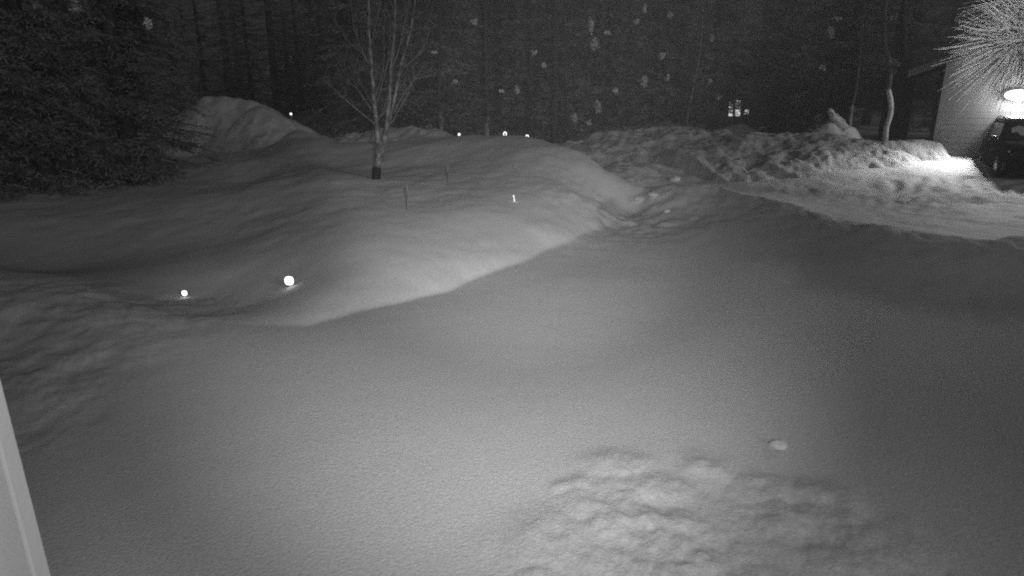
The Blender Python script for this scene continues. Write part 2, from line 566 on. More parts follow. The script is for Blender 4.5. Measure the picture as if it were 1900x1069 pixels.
G = "plowed snow banks round the yard"
bank("tall pale snow pile beside the big dark conifer, highest of the banks", [(350, 205, 25.5), (385, 182, 25.5), (420, 178, 25.5), (460, 187, 25.3), (505, 203, 25), (540, 225, 24.7), (558, 246, 24.5)],
     3.2, .16, .9, 11, G, sharp=1.3)
bank("low lumpy snow bank behind the bare tree", [(668, 246, 25), (700, 237, 25), (760, 237, 24.5), (815, 244, 24), (850, 254, 23.5)], 2.2, .16, .6, 23, G)
bank("long lumpy snow bank along the far side of the driveway", [(1075, 284, 21.0), (1115, 262, 22), (1160, 250, 22.5), (1250, 243, 23), (1350, 246, 23), (1450, 252, 22.5), (1540, 252, 22), (1640, 262, 21.3), (1712, 268, 20.9)],
     6.6, .24, .85, 35, G, res=.06, sharp=.72, ws=[4.2, 5.2, 6.0, 6.4, 6.4, 6.0, 5.0, 3.2, 1.1])
bank("smooth dim snow bank showing behind the long driveway bank", [(1140, 236, 30), (1200, 226, 30), (1290, 229, 30), (1350, 240, 30)], 3.0, .08, 1.4, 47, G, mt='snow')
bank("small smooth snow mound below the lit cabin window", [(1350, 233, 26.5), (1378, 229, 26.3), (1425, 250, 25.5)], 1.5, .04, 1.2, 51, G, mt='snow')
bank("small bright snow heap under the snow-covered sapling", [(1500, 240, 22.6), (1534, 224, 22.7), (1574, 234, 22.6)], 1.0, .12, .5, 58, G, mt='snow', res=.05)
bank("bright snow drift against the corner of the garage", [(1650, 265, 20.6), (1680, 263, 20.6), (1708, 264, 20.6)], .75, .14, .5, 64, G, mt='snow_rough', res=.05, sharp=.8)


# single clumps of snow lying about
def clump(u, v, Y, s, label, seed):
    p = at(u, v, Y); z = H1(p.x, p.y)
    r = np.random.default_rng(seed)
    mb = MB()
    nlat, nlon = 9, 14
    vs = []; fs = []
    off = r.normal(0, 1, (6, 3))
    for i in range(nlat + 1):
        th = math.pi * i / nlat
        for j in range(nlon):
            ph = 2 * math.pi * j / nlon
            d = np.array([math.sin(th) * math.cos(ph), math.sin(th) * math.sin(ph), math.cos(th)])
            k = 1 + .16 * sum(math.sin(2.3 * float(d @ off[q]) + q) for q in range(6)) / 2
            vs.append((d[0] * s * 1.15 * k, d[1] * s * .9 * k, d[2] * s * .62 * k))
    for i in range(nlat):
        for j in range(nlon):
            fs.append((i * nlon + j, i * nlon + (j + 1) % nlon, (i + 1) * nlon + (j + 1) % nlon, (i + 1) * nlon + j))
    mb.add(vs, fs)
    o = mb.build("snow_clump", M['snow'], smooth=True)
    o.location = (p.x, p.y, z + s * .12)
    o.rotation_euler = (0, 0, r.uniform(0, 6))
    tag(o, label, "snow clump", "loose clumps of snow")


clump(1445, 826, atz(1445, 826, 0).y, .062, "single snow clump lying alone on the smooth yard at lower right", 2)
clump(1252, 330, 18.4, .15, "snow clump at the foot of the long driveway bank", 3)
clump(1212, 352, 14.9, .14, "rounded snow clump ending the ridge above the driveway", 4)
clump(1240, 369, 13.9, .075, "snow clump on the lip where the yard meets the driveway", 5)
clump(1190, 349, 15.2, .13, "snow clump on the ridge, just up from its low end", 6)


# ---------------------------------------------------------------- conifers
def branch_cards(p0, az, L, droop, leaf, dens, r):
    """one conifer limb: curved spine, side twigs, each twig two narrow crossed leaves"""
    out = []
    d = np.array([math.cos(az), math.sin(az), 0.0]); s = np.array([-d[1], d[0], 0.0])
    nt = max(4, int(L * dens))
    ts = np.sort(r.uniform(.08, 1, nt))
    for t in ts:
        base = p0 + d * (L * t) + np.array([0, 0, -droop * L * t * t + .06 * L * t])
        side = r.choice([-1, 1])
        sp = L * .42 * (1 - t) ** .7 + leaf * 1.2
        dirv = s * side * r.uniform(.5, 1.1) + d * r.uniform(.35, .9) + np.array([0, 0, r.normal(-.22, .22)])
        dirv /= np.linalg.norm(dirv)
        ln = sp * r.uniform(.5, 1.1)
        m = max(1, int(ln / (leaf * .8)))
        for k in range(m):
            b = base + dirv * (ln * (k + r.uniform(0, .6)) / m)
            q = dirv + r.normal(0, .45, 3); q /= np.linalg.norm(q)
            w = np.cross(q, r.normal(0, 1, 3)); w /= np.linalg.norm(w) + 1e-9
            l = leaf * r.uniform(.7, 1.5)
            out.append((b - w * leaf * .16, b + w * leaf * .16, b + q * l + w * leaf * .05 + np.array([0, 0, -.12 * l])))
    return out


def conifer_mesh(name, Ht, Lmax, h0, leaf, dens, seed, vis=9.0, whorl=.38, nb=6, power=.8, nm='needles_far'):
    r = np.random.default_rng(seed)
    tris = []; limbs = MB()
    h = h0
    while h < Ht - .3:
        k = max(0.02, 1 - (h - h0 * .5) / Ht) ** power
        dd = dens if h < vis else dens * .35
        for i in range(nb if h < vis else nb - 2):
            L = Lmax * k * r.uniform(.6, 1.15)
            az = r.uniform(0, 2 * math.pi)
            p0 = np.array([0, 0, h + r.uniform(-.15, .15)])
            dr = r.uniform(.12, .42)
            tris += branch_cards(p0, az, L, dr, leaf, dd, r)
            if h < vis:
                d = np.array([math.cos(az), math.sin(az), 0])
                limbs.tube([p0 + d * (L * t) + np.array([0, 0, -dr * L * t * t + .06 * L * t]) for t in (0, .45, .9)], [.028, .018, .006], 3)
        h += whorl * (1 if h < vis else 1.6) * r.uniform(.8, 1.2)
    Vt = np.array(tris, dtype=np.float32).reshape(-1, 3)
    Ft = np.arange(len(Vt)).reshape(-1, 3)
    crown = mesh_np("crown", Vt, Ft, M[nm], smooth=False)
    tr = MB().tube([(0, 0, -.4), (0, 0, Ht * .35), (0, 0, Ht)], [Ht * .014 + .05, Ht * .010 + .03, .02], 9)
    tr.v += limbs.v and [] or []
    base = len(tr.v)
    tr.v += limbs.v; tr.f += [[base + i for i in f] for f in limbs.f]
    trunk = tr.build("trunk", M['bark'], smooth=True)
    return crown, trunk, r


def snow_on_branches(root, n, Lmax, lo, hi, seed, size=.16):
    """snow clinging to limb ends: each patch a part made of many small snowy sprigs"""
    r = np.random.default_rng(seed)
    for _ in range(n):
        az = r.uniform(-math.pi * .85, -.15 * math.pi); rr = Lmax * r.uniform(.5, .85)
        c = np.array([rr * math.cos(az), rr * math.sin(az), r.uniform(lo, hi)])
        s = size * r.uniform(.6, 1.3); out = []
        for q in range(int(150)):
            p = r.normal(0, 1, 3); p *= r.uniform(0, 1) ** .4 / np.linalg.norm(p)
            p = c + p * np.array([.75, .5, 1.15]) * s * (1 if p[2] < 0 else .9)
            d = r.normal(0, 1, 3); d[2] -= .5; d /= np.linalg.norm(d); w = np.cross(d, r.normal(0, 1, 3)); w /= np.linalg.norm(w)
            l = s * r.uniform(.2, .5)
            out.append((p - w * l * .3, p + w * l * .3, p + d * l))
        V_ = np.array(out).reshape(-1, 3)
        o = mesh_np("snow_patch", V_, np.arange(len(V_)).reshape(-1, 3), M['snow_and_glass_light'], root, smooth=False)
        o.rotation_euler.z = -root.rotation_euler.z


protos = []
for k, (Ht, Lm, h0, nb, pw) in enumerate(((17, 2.7, .5, 7, .8), (15, 2.3, 1.1, 6, .7), (19, 3.0, 1.6, 6, .9), (13, 2.4, .3, 7, .8), (16, 2.0, 2.3, 6, .6))):
    protos.append((conifer_mesh("crown", Ht, Lm, h0, .13, 11, 100 + k, vis=8.5, nb=nb, power=pw), Ht, Lm))
used = [False] * len(protos)


def place_conifer(k, x, y, s, rz, label, group=None, snow=0, slo=2, shi=7, name="conifer_tree", ssize=.16):
    (crown, trunk, _), Ht, Lm = protos[k]
    root = empty(name, (x, y, H1(x, y) - .05), rz)
    root.scale = (s, s, s)
    for src in (crown, trunk):
        if used[k]:
            c = src.copy(); scene.collection.objects.link(c)
        else: c = src
        c.parent = root
    used[k] = True
    if snow:
        snow_on_branches(root, snow, Lm, slo, shi, int(abs(x * 31 + y * 7)), ssize)
    tag(root, label, "conifer tree", group)
    return root


GF = "conifers of the dark woods"
LBL = "tall dark conifer in the unlit woods behind the snow banks"
rr = random.Random(5)
cells = []
for row, (Y, gap) in enumerate(((30, 2.6), (34, 2.9), (39, 3.3), (46, 3.8))):
    u = 560 - row * 12 if row < 2 else 640
    while u < 1800 + 40 * row:
        cells.append((u, Y)); u += gap * F / Y * rr.uniform(.8, 1.2)
snowy = {0: 0}
si = 0
for (u, Y) in cells:
    y = Y + rr.uniform(-1.2, 1.2)
    p = at(u, 200, y)
    if 1320 < u < 1400 and Y < 37: continue
    if u < 645: continue
    place_conifer(rr.randrange(5), p.x, y, rr.uniform(.85, 1.15), rr.uniform(0, 6.28), LBL, GF)
# far left: only a distant, thin part of the wood
for (u, Y, k) in ((330, 47, 0), (385, 51, 3), (430, 48, 0), (470, 52, 3), (515, 48, 0), (560, 51, 3), (605, 46, 0), (640, 49, 3), (360, 56, 3), (450, 58, 0), (540, 57, 3), (590, 56, 0), (120, 44, 2), (20, 46, 0), (210, 50, 3)):
    p = at(u, 200, Y)
    place_conifer(k, p.x, Y, rr.uniform(.9, 1.1), rr.uniform(0, 6.28), LBL, GF)
# snow-dusted ones: (pixel, radius in pixels) of every patch of snow the limbs carry
def snowy_conifer(k, u, Y, sc, rz, label, patches):
    root = place_conifer(k, at(u, 200, Y).x, Y, sc, rz, label, GF)
    r = np.random.default_rng(int(u))
    for (pu, pv, w, h) in patches:
        c = at(pu, pv, Y - r.uniform(1.5, 2.1)) - Vector(root.location)
        c.rotate(Matrix.Rotation(-rz, 3, 'Z')); c /= sc
        m = (Y / F) / sc; out = []
        nq = int(60 + w * h * 1.1)
        for q in range(nq):
            p = r.normal(0, 1, 3); p *= r.uniform(0, 1) ** .5 / np.linalg.norm(p)
            wob = 1 + .12 * math.sin(2 * math.atan2(p[2], p[0]) + pu)
            p = np.array(c) + p * np.array([w * m, .7 * w * m, h * m]) * wob
            d = r.normal(0, 1, 3); d[2] -= .6; d /= np.linalg.norm(d); ww = np.cross(d, r.normal(0, 1, 3)); ww /= np.linalg.norm(ww)
            l = r.uniform(.04, .10)
            out.append((p - ww * l * .35, p + ww * l * .35, p + d * l))
        V_ = np.array(out).reshape(-1, 3)
        mesh_np("snow_patch", V_, np.arange(len(V_)).reshape(-1, 3), M['snow_and_glass_light'], root, smooth=False)


snowy_conifer(0, 1110, 28.5, 1.05, .4, "conifer with the largest snow caps, above the gap between the driveway bank and the ridge",
              [(1104, 80, 9, 11), (1097, 46, 5, 14), (1110, 198, 8, 11), (1067, 218, 5, 8), (1143, 168, 6, 6), (1127, 60, 5, 4), (1092, 228, 5, 4)])
snowy_conifer(3, 1215, 28, 1.0, 1.4, "conifer with snow caps standing behind the start of the driveway bank",
              [(1196, 151, 9, 12), (1228, 103, 8, 5), (1239, 143, 4, 6), (1243, 28, 7, 6), (1196, 14, 6, 7), (1181, 39, 8, 4)])
snowy_conifer(1, 1540, 29.5, 1.0, 2.4, "conifer with faint snow caps above the pointed snow heap",
              [(1541, 60, 7, 10), (1552, 34, 9, 3), (1525, 125, 6, 5)])
snowy_conifer(3, 985, 28.5, .95, 3.4, "conifer with few small snow caps behind the glowing rings",
              [(991, 97, 6, 4), (1009, 120, 4, 4), (930, 168, 5, 3), (960, 165, 4, 6)])
snowy_conifer(2, 820, 29, 1.0, 5.0, "conifer with few snow caps right of the bare tree", [(806, 97, 8, 3), (845, 150, 5, 3), (880, 40, 8, 5)])
snowy_conifer(4, 1650, 28, 1.0, 2.0, "conifer with a drooping snowy limb above the crooked aspen", [(1648, 112, 12, 8), (1655, 133, 7, 9), (1667, 118, 8, 5)])
snowy_conifer(1, 1325, 28.5, 1.0, 4.0, "conifer with tiny snow caps left of the lit cabin", [(1321, 70, 4, 7), (1317, 150, 4, 4), (1333, 181, 6, 3)])

# the big dark conifers on the left
bigs = []
def big_conifer(u, Y, Ht, Lm, h0, seed, label, snow):
    c, t, _ = conifer_mesh("crown", Ht, Lm, h0, .12, 19, seed, vis=7.5, whorl=.24, nb=9, power=.45, nm='needles_near')
    p = at(u, 360, Y)
    root = empty("conifer_tree", (p.x, Y, H1(p.x, Y) - .05))
    c.parent = root; t.parent = root
    snow_on_branches(root, snow, Lm, 3, 5.5, seed, .14)
    tag(root, label, "conifer tree", "large dark conifers on the left")
big_conifer(255, 18.5, 15, 2.35, .15, 201, "large drooping dark conifer right beside the tall pale snow pile", 4)
big_conifer(95, 17.0, 14, 2.3, .3, 202, "large dark conifer cut by the left edge of the photo", 4)
big_conifer(-60, 15.5, 13, 2.2, .3, 203, "large dark conifer mostly outside the left edge", 3)


# ---------------------------------------------------------------- bare tree
def ground_Y(u, v, lo=5, hi=40):
    """where the view ray through (u, v) meets the snow"""
    ys = np.arange(lo, hi, .05)
    P_ = [at(u, v, y) for y in ys]
    hz = H(np.array([q.x for q in P_]), ys)
    for q, y, h in zip(P_, ys, hz):
        if q.z < h: return float(y)
    return hi


def ptube(mb, pts, r0, r1, nn=7):
    """catmull-smoothed tapering tube through points"""
    P_ = [pts[0]] + list(pts) + [pts[-1]]
    out = []
    for i in range(1, len(P_) - 2):
        for s in range(4):
            t = s / 4
            a, b, c, d = P_[i - 1], P_[i], P_[i + 1], P_[i + 2]
            out.append(.5 * ((2 * b) + (c - a) * t + (2 * a - 5 * b + 4 * c - d) * t * t + (3 * b - a - 3 * c + d) * t ** 3))
    out.append(P_[-1])
    m = len(out)
    mb.tube(out, [r0 + (r1 - r0) * i / (m - 1) for i in range(m)], nn)
    return out


def twigs(mb, path, n, L, r, rd, up=.8, depth=0):
    for _ in range(n):
        i = rd.randrange(len(path) // 5, len(path) - 1)
        p = path[i]; d = (path[i + 1] - path[i]).normalized()
        sd_ = Vector((rd.uniform(-1, 1), rd.uniform(-.9, .9), rd.uniform(-.1, .5))).normalized()
        v = (d * .8 + sd_ * .9 + Vector((0, 0, up * .3))).normalized()
        l = L * rd.uniform(.5, 1.2)
        pts = [p]
        for k in range(4):
            v = (v + Vector((rd.uniform(-.18, .18), rd.uniform(-.18, .18), rd.uniform(0, .16)))).normalized()
            pts.append(pts[-1] + v * (l / 4))
        q = ptube(mb, pts, r, r * .3, 4)
        if depth > 0: twigs(mb, q, 4, L * .5, r * .55, rd, up, depth - 1)


def bare_tree():
    rd = random.Random(4)
    Y = ground_Y(698, 332); print('tree', Y)
    b = at(698, 331, Y)
    gz = H1(b.x, Y)
    root = empty("bare_tree", (b.x, Y, gz - .05))
    off = Vector(root.location)
    def q(u, v, dy=0): return at(u, v, Y + dy) - off
    tk = MB()
    ptube(tk, [q(699, 312), q(703, 290), q(708, 262, .05)], .085, .075, 9)
    st = MB(); ptube(st, [q(697, 350), q(698, 330), q(699, 308)], .115, .088, 9)
    st.build("trunk_base", M['bark_base'], root, smooth=True)
    L1 = ptube(tk, [q(702, 300), q(700, 245), q(694, 185, -.1), q(689, 120, -.1), q(684, 60, -.1), q(684, 0), q(680, -90)], .062, .02)
    L2 = ptube(tk, [q(706, 292), q(716, 240, .1), q(722, 190, .15), q(726, 120, .15), q(732, 50, .2), q(735, -80, .2)], .065, .018)
    L3 = ptube(tk, [q(716, 245, .1), q(730, 190, .3), q(744, 120, .35), q(762, 55, .4), q(774, -30, .4)], .045, .015)
    tk.build("trunk", M['bark_pale'], root, smooth=True)
    br = MB()
    paths = [L1, L2, L3]
    def B(*pts, r=.024):
        path = ptube(br, [q(*p) for p in pts], r * .62, .004, 5); paths.append(path)
    B((692, 130), (672, 95, -.2), (655, 40, -.3), (650, -30, -.3))
    B((688, 110), (650, 80, .2), (628, 50, .4), (600, 10, .5))
    B((699, 232), (665, 205, -.3), (630, 175, -.5), (605, 150, -.6), r=.026)
    B((695, 200), (668, 150, .3), (650, 110, .5), (640, 80, .5), r=.02)
    B((697, 215), (672, 178, -.1), (655, 158, -.1), (635, 150), r=.018)
    B((730, 212, .3), (748, 175, .1), (770, 148, 0), (812, 138, -.1), r=.024)
    B((722, 235), (745, 195, -.2), (758, 170, -.3), (772, 140, -.4), r=.02)
    B((744, 130, .3), (765, 112, .1), (788, 85, 0), (798, 50, 0), r=.022)
    B((698, 175), (712, 120, .2), (712, 60, .3), (715, 0, .3), r=.02)
    B((726, 130), (742, 85, -.2), (750, 40, -.3), (768, -20, -.3), r=.022)
    B((700, 190), (710, 150), (720, 115), (724, 60, .3), r=.018)
    B((687, 90), (696, 50, .2), (705, 10, .2), (708, -40), r=.018)
    B((703, 215), (710, 212), (718, 200), (724, 186), r=.018)
    for p in paths: twigs(br, p, 6, .5, .0055, rd, up=1.8, depth=1)
    br.build("branch", M['bark_twig'], root, smooth=True)
    tag(root, "bare multi-stemmed deciduous tree on the snowy terrace left of centre", "bare tree")
bare_tree()


# slender trunks in front of the woods
def trunk_tree(name, path, r0, r1, Y, label, mt, cat, group=None, tw=10, seed=1, split=None):
    rd = random.Random(seed)
    b = at(path[0][0], path[0][1], Y)
    gz = min(H1(b.x, Y), b.z)
    root = empty(name, (b.x, Y, gz))
    pts = [at(u, v, Y) - Vector(root.location) for (u, v) in path]
    if pts[0].z > 0: pts = [Vector((pts[0].x, pts[0].y, -.3))] + pts
    t = MB()
    if split:                    # lit below, unlit above, put into the bark colour
        zs = at(path[0][0], split, Y).z - root.location.z
        k = max(1, min(range(len(pts)), key=lambda i: abs(pts[i].z - zs)))
        rm = r0 + (r1 - r0) * .3
        ptube(t, pts[:k + 1], r0, rm, 8)
        t.build("trunk", M[mt], root, smooth=True)
        t = MB(); L = ptube(t, pts[k:], rm, r1, 8)
        t.build("unlit_upper_trunk", M['bark'], root, smooth=True)
    else:
        L = ptube(t, pts, r0, r1, 8)
        t.build("trunk", M[mt], root, smooth=True)
    b_ = MB(); twigs(b_, L[len(L) // 2:], tw, 1.3, .014, rd, depth=1)
    b_.build("branch", M['bark'], root, smooth=True)
    tag(root, label, cat, group)


GT = "slender trunks before the woods"
trunk_tree("aspen_tree", [(1642, 262), (1645, 235), (1652, 212), (1653, 190), (1648, 165), (1652, 130), (1640, 60), (1650, -60), (1655, -200)], .085, .05, 21.3, "pale crooked aspen trunk standing just left of the garage", 'bark_aspen', "tree", GT, 12, 2, split=165)
trunk_tree("aspen_tree", [(1576, 250), (1577, 225), (1581, 195), (1590, 150), (1600, 40), (1610, -150)], .07, .03, 22.6, "thin pale trunk between the pointed snow heap and the crooked aspen", 'bark_pale', "tree", GT, 12, 3, split=195)
trunk_tree("aspen_tree", [(903, 268), (903, 240), (905, 215), (902, 150), (900, 50), (898, -160)], .12, .05, 26.0, "pale trunk rising behind the skyline left of the glowing rings", 'bark_pale', "tree", GT, 12, 4, split=215)
trunk_tree("aspen_tree", [(820, 260), (819, 235), (816, 205), (814, 150), (818, 40), (815, -160)], .11, .04, 27.0, "pale trunk rising behind the low lumpy bank", 'bark_pale', "tree", GT, 12, 5, split=205)
trunk_tree("aspen_tree", [(1272, 240), (1277, 205), (1286, 160), (1298, 100), (1303, 30), (1306, -160)], .065, .03, 27.0, "thin leaning trunk above the long driveway bank", 'bark_pale', "tree", GT, 10, 6)
trunk_tree("aspen_tree", [(1236, 240), (1236, 205), (1232, 150), (1230, 60), (1228, -160)], .06, .03, 28.0, "thin dim trunk left of the leaning one", 'bark', "tree", GT, 10, 7)
trunk_tree("pine_tree", [(1029, 280), (1029, 200), (1030, 100), (1028, -220)], .17, .10, 27.0, "thick straight dim trunk above the gap between the banks", 'bark', "tree", GT, 14, 8)
trunk_tree("pine_tree", [(1053, 280), (1052, 200), (1048, 100), (1046, -220)], .09, .05, 27.5, "narrower dim trunk right of the thick straight one", 'bark', "tree", GT, 14, 9)
trunk_tree("pine_tree", [(1675, 262), (1675, 215), (1676, 130), (1680, -200)], .16, .10, 26.0, "dim thick trunk in the dark between crooked aspen and garage", 'bark', "tree", GT, 10, 10)


# ---------------------------------------------------------------- near pine branch
def pine_branch():
    c0 = Vector((1.75, 1.98, 3.0))
    root = empty("pine_branch", c0)
    rd = np.random.default_rng(9)
    tw = MB()
    def loc(u, v, Y): return at(u, v, Y) - c0
    hubs = [((1885, 82), 2.15, 560, .215, (-.75, -.1, -.25)), ((1905, -8), 2.3, 420, .23, (-.8, 0, -.1)), ((1990, 60), 2.1, 300, .22, (-.5, -.2, -.5))]
    origin = loc(2120, -40, 2.25)
    for (uv, Y, nn, LN, ax) in hubs:
        tip = loc(uv[0], uv[1], Y)
        mid = (origin + tip) * .5 + Vector((0, 0, .05))
        ptube(tw, [origin, mid, tip], .012, .005, 6)
        ax = Vector(ax).normalized()
        back = (tip - mid).normalized()
        vs = []; fs = []
        for i in range(nn):
            d = Vector(rd.normal(0, 1, 3)).normalized()
            d = (d + ax * .35 + back * .6).normalized()
            s = tip - back * (.26 * rd.uniform(0, 1) ** 1.6)
            L = LN * rd.uniform(.72, 1.08)
            w = d.cross(Vector(rd.normal(0, 1, 3))).normalized()
            w2 = d.cross(w).normalized()
            r = .0013
            sag = Vector((0, 0, -.03 * rd.uniform(.2, 1.4)))
            k = len(vs)
            pts = [s, s + d * (L * .5) + sag * .3, s + d * L + sag]
            for j, p in enumerate(pts):
                rr_ = r * (1.0, .95, .35)[j]
                for t in range(3):
                    a_ = 2 * math.pi * t / 3
                    vs.append(tuple(p + w * (rr_ * math.cos(a_)) + w2 * (rr_ * math.sin(a_))))
            for j in range(2):
                for t in range(3):
                    fs.append((k + j * 3 + t, k + j * 3 + (t + 1) % 3, k + (j + 1) * 3 + (t + 1) % 3, k + (j + 1) * 3 + t))
        mesh_np("needle_tuft", np.array(vs), np.array(fs), M['pine'], root)
    tw.build("twig", M['bark'], root, smooth=True)
    tag(root, "close pine branch with long fanned needles in the top right corner", "pine branch")
pine_branch()


# ---------------------------------------------------------------- garage
GYW = 21.0
gx0 = at(1728, 284, GYW).x
gz0 = at(1728, 286, GYW).z - .35
gx1 = gx0 + 7.2
gtop = at(1750, 116, GYW).z
slope = .42
xm = (gx0 + gx1) / 2
GROT = R(-31)
GAR = empty("garage", (gx0, GYW, gz0 + .35), GROT)
gW = 7.2; gx = gW / 2; gT = gtop - gz0 - .35       # local: x along the front wall, y into the building
def g_(mb, name, m, **k): return mb.build(name, M[m], GAR, **k)
g_(MB().prism([(0, -.35), (gW, -.35), (gW, gT), (gx, gT + slope * gx), (0, gT)], 1, 0, 7), "wall", 'siding')
b = MB()
for k in range(1, 20):                     # lap lines of the board siding
    z = -.2 + .19 * k
    if z < gT: b.box(.0, gW, -.006, .003, z, z + .008)
g_(b, "siding_lap", 'siding')
g_(MB().box(-.025, .10, -.035, .10, -.35, gT - .01), "corner_board", 'siding')
oh = 1.0
rf = MB()
for s_ in (-1, 1):
    xe = gx + s_ * (gx + oh); ze = gT - slope * oh; zr = gT + slope * gx
    rf.prism([(gx, zr + .02), (xe, ze + .02), (xe, ze + .17), (gx, zr + .18)], 1, -.6, 7.4)
g_(rf, "roof", 'roofing')
for s_ in (-1, 1):
    xe = gx + s_ * (gx + oh); ze = gT - slope * oh; zr = gT + slope * gx
    g_(MB().prism([(gx, zr - .02), (xe, ze - .02), (xe, ze + .20), (gx, zr + .21)], 1, -.64, -.603), "rake_board", 'dark_trim')
dx0 = 2.2
gd = g_(MB().box(dx0, dx0 + 3.6, -.03, .02, 0, 1.42), "garage_door", 'trim')
gl = MB()
for k in range(1, 4): gl.box(dx0 + .05, dx0 + 3.55, -.045, -.028, .36 * k - .012, .36 * k + .012)
gl.build("door_rail", M['dark_trim'], gd)
tag(GAR, "board-sided gabled garage lit by a bright wall lamp, behind the parked car", "garage")

# the bright wall lamp, where the line of sight meets the front wall
wd = Vector((math.cos(GROT), math.sin(GROT), 0)); wn_ = Vector((math.sin(GROT), -math.cos(GROT), 0))
q1 = at(1893, 176, 10) - Vector((0, 0, CAMZ))
tt = (Vector((gx0, GYW, 0)) + wn_ * .18).dot(wn_) / q1.dot(wn_)
lp = Vector((0, 0, CAMZ)) + q1 * tt
LR = empty("wall_lamp", lp, GROT)
MB().box(-.34, .34, .10, .18, -.14, .16).build("back_plate", M['dark_trim'], LR, bevel=.01)
dm_ = MB()
ring = [(.37 * math.cos(R(a)), .16 * math.sin(R(a))) for a in range(0, 360, 15)]
vs = []; fs = []
for k, (s_, yy) in enumerate(((1, .10), (.97, .02), (.85, -.07), (.55, -.13))):
    for (px, pz) in ring: vs.append((px * s_, yy, pz * s_))
nr_ = len(ring)
for k in range(3):
    for i in range(nr_): fs.append((k * nr_ + i, k * nr_ + (i + 1) % nr_, (k + 1) * nr_ + (i + 1) % nr_, (k + 1) * nr_ + i))
fs.append(tuple(range(3 * nr_, 4 * nr_)))
dm_.add(vs, fs).build("diffuser", M['glow_big'], LR, smooth=True)
tag(LR, "glaring wide wall lamp on the garage front above the car", "wall lamp")
pl = bpy.data.lights.new("wall_lamp_glow", 'POINT'); pl.energy = 110; pl.shadow_soft_size = .12
po = bpy.data.objects.new("wall_lamp_glow", pl); po.location = lp + wn_ * .30 + Vector((0, 0, -.05)); scene.collection.objects.link(po)
spot("wall_lamp_beam", lp + wn_ * .32, lp + wn_ * 3 + Vector((0, 0, -2.4)), 950, 132, .6, .25)


# ---------------------------------------------------------------- parked car, front towards the camera
def loft(rings):
    """rings: lists of points of equal length, closed"""
    mb = MB(); n_ = len(rings[0]); vs = [p for r_ in rings for p in r_]; fs = []
    for i in range(len(rings) - 1):
        for k in range(n_): fs.append((i * n_ + k, i * n_ + (k + 1) % n_, (i + 1) * n_ + (k + 1) % n_, (i + 1) * n_ + k))
    fs.append(tuple(range(n_))[::-1]); fs.append(tuple((len(rings) - 1) * n_ + k for k in range(n_)))
    return mb.add(vs, fs)


